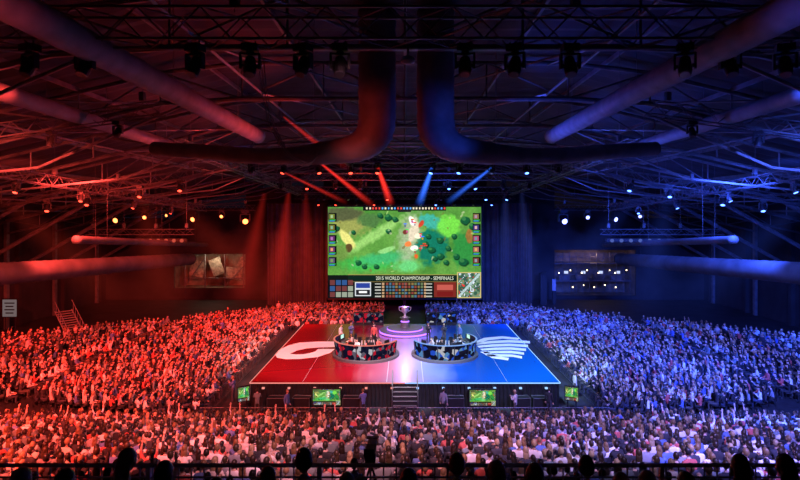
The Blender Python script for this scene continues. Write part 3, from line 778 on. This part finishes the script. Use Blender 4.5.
m=MB(); m.box((19.3,74,2.2),(.9,.6,4.4),0); m.box((20.8,74,2.7),(.5,.1,1.6),1); m.box((20.8,74,.95),(.5,.4,1.9),0); m.obj('equipment_rack',[M_black,mat('white_panel',(.5,.5,.55),.6)])

# ---------------------------------------------------------------- light beams in haze (glowing air volume)
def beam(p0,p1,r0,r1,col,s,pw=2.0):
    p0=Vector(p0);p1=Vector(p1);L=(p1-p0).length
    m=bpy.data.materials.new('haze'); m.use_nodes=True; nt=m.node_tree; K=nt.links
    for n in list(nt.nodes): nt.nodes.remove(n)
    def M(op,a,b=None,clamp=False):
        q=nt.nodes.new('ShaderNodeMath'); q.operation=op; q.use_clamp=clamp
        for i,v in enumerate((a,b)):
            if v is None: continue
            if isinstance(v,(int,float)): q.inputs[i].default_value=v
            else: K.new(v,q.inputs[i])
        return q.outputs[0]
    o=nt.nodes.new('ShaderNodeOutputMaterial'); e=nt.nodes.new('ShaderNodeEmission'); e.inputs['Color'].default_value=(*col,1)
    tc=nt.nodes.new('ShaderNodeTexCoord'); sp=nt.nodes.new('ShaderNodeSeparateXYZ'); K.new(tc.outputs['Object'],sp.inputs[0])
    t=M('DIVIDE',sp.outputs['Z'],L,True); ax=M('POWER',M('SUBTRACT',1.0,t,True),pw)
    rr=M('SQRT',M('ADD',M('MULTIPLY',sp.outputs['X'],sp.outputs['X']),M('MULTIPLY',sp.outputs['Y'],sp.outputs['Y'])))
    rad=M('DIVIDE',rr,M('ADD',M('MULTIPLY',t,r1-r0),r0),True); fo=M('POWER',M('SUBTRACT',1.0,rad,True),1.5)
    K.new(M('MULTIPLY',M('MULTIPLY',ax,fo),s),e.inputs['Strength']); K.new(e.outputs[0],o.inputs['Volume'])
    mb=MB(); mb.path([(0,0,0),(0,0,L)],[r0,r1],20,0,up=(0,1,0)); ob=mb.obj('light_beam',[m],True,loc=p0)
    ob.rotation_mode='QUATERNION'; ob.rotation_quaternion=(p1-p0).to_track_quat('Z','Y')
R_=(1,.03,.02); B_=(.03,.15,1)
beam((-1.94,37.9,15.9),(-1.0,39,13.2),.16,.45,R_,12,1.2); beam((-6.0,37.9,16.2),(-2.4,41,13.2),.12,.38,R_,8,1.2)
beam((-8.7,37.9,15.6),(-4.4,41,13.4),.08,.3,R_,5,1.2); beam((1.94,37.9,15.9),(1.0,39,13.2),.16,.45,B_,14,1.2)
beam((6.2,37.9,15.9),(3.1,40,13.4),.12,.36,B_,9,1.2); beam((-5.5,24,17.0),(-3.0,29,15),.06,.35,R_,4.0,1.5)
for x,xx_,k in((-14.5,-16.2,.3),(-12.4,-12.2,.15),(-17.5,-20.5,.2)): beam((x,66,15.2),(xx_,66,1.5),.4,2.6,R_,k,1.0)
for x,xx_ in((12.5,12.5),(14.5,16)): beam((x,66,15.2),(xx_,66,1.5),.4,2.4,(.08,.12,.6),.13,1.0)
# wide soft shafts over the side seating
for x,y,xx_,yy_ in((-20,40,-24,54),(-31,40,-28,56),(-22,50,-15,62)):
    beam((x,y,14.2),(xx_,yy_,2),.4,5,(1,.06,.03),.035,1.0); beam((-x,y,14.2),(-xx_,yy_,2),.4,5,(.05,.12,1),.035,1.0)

# ---------------------------------------------------------------- lights
def spot(loc,tgt,col,p,ang=60,blend=.6,size=.6):
    l=bpy.data.lights.new('spot','SPOT'); l.energy=p; l.color=col; l.spot_size=math.radians(ang); l.spot_blend=blend; l.shadow_soft_size=size
    o=bpy.data.objects.new('spot_light',l); COL.objects.link(o); o.location=loc
    o.rotation_mode='QUATERNION'; o.rotation_quaternion=(Vector(tgt)-Vector(loc)).to_track_quat('-Z','Y'); return o
def point(loc,col,p,size=.5):
    l=bpy.data.lights.new('pt','POINT'); l.energy=p; l.color=col; l.shadow_soft_size=size
    o=bpy.data.objects.new('point_light',l); COL.objects.link(o); o.location=loc
RED=(1,.05,.035); BLU=(.035,.09,1)
spot((-16,12,17),(-25,42,1),(1,.065,.045),80000,62); spot((16,12,17),(25,42,1),(.06,.12,1),95000,62)
spot((-20,30,15),(-24,50,1),RED,30000,85); spot((20,30,15),(24,50,1),BLU,40000,85)
spot((-12,46,15),(-15,62,0),RED,20000,75); spot((12,46,15),(15,62,0),BLU,22000,75)
spot((-13,9,17),(-15,22,3),(1,.09,.06),34000,75); spot((13,9,17),(15,22,3),(.2,.18,1),30000,75)
spot((0,9,17.5),(-3,25,2),(1,.35,.45),11000,62); spot((6,9,17.5),(7,25,2),(.55,.4,1),11000,55)
# stage
spot((-5,30,16.4),(-6,42,1.6),(1,.42,.4),24000,55); spot((5,30,16.4),(7,41,1.6),(.38,.62,1),29000,55)
spot((0,30,16.5),(0,37.5,1.6),(.9,.82,1),20000,34); point((0,49.2,5.5),(.4,.15,1),450,.3)
spot((0,38,16.2),(0,47,1.6),(.6,.4,1),6000,32)
# roof accents - free spots added per side to tint roof steel and ducts
def two(loc,t,p,a=70,k=1.2,size=.3):
    spot(loc,t,RED,p,a,.6,size); spot((-loc[0],loc[1],loc[2]),(-t[0],t[1],t[2]),BLU,p*k,a,.6,size)
two((-4.5,27,15.0),(-12,24,19),1100,120)
two((-9,34,13.5),(-22,34,17),2600,120)
two((-14,48,12.5),(-26,50,15.5),2600,120)
two((-4,44,13.8),(-7,50,18.5),800,110)
two((-22,24,15),(-26,30,18),900,70); two((-24,36,13.5),(-30,38,16),1000,70); two((-13,19,16.5),(-18,17,19),350,80)
two((-3,16.5,14.6),(-1.2,20,15.8),160,50)
two((-7,10,15.3),(-10,11,18.5),60,80)
two((-30,26,4),(-23,44,9),1500,60,1.3)
spot((-14,67,14),(-14,73,4),RED,1000,90); spot((14,67,14),(14,73,4),(.2,.25,.8),500,90)
point((-28.5,YB+1.2,6),(1,.85,.6),150,.3); point((28,YB+1,6.3),(1,.6,.3),120,.3)
w=bpy.data.worlds.new('w'); scene.world=w; w.use_nodes=True; w.node_tree.nodes['Background'].inputs[0].default_value=(.004,.003,.006,1); w.node_tree.nodes['Background'].inputs[1].default_value=1

c=bpy.data.cameras.new('cam'); c.sensor_width=36; c.lens=530/800*36; c.shift_y=-26/800; c.shift_x=-5/800; c.clip_end=300
co=bpy.data.objects.new('camera',c); COL.objects.link(co); co.location=(0,0,H); co.rotation_euler=(math.pi/2,0,0); scene.camera=co
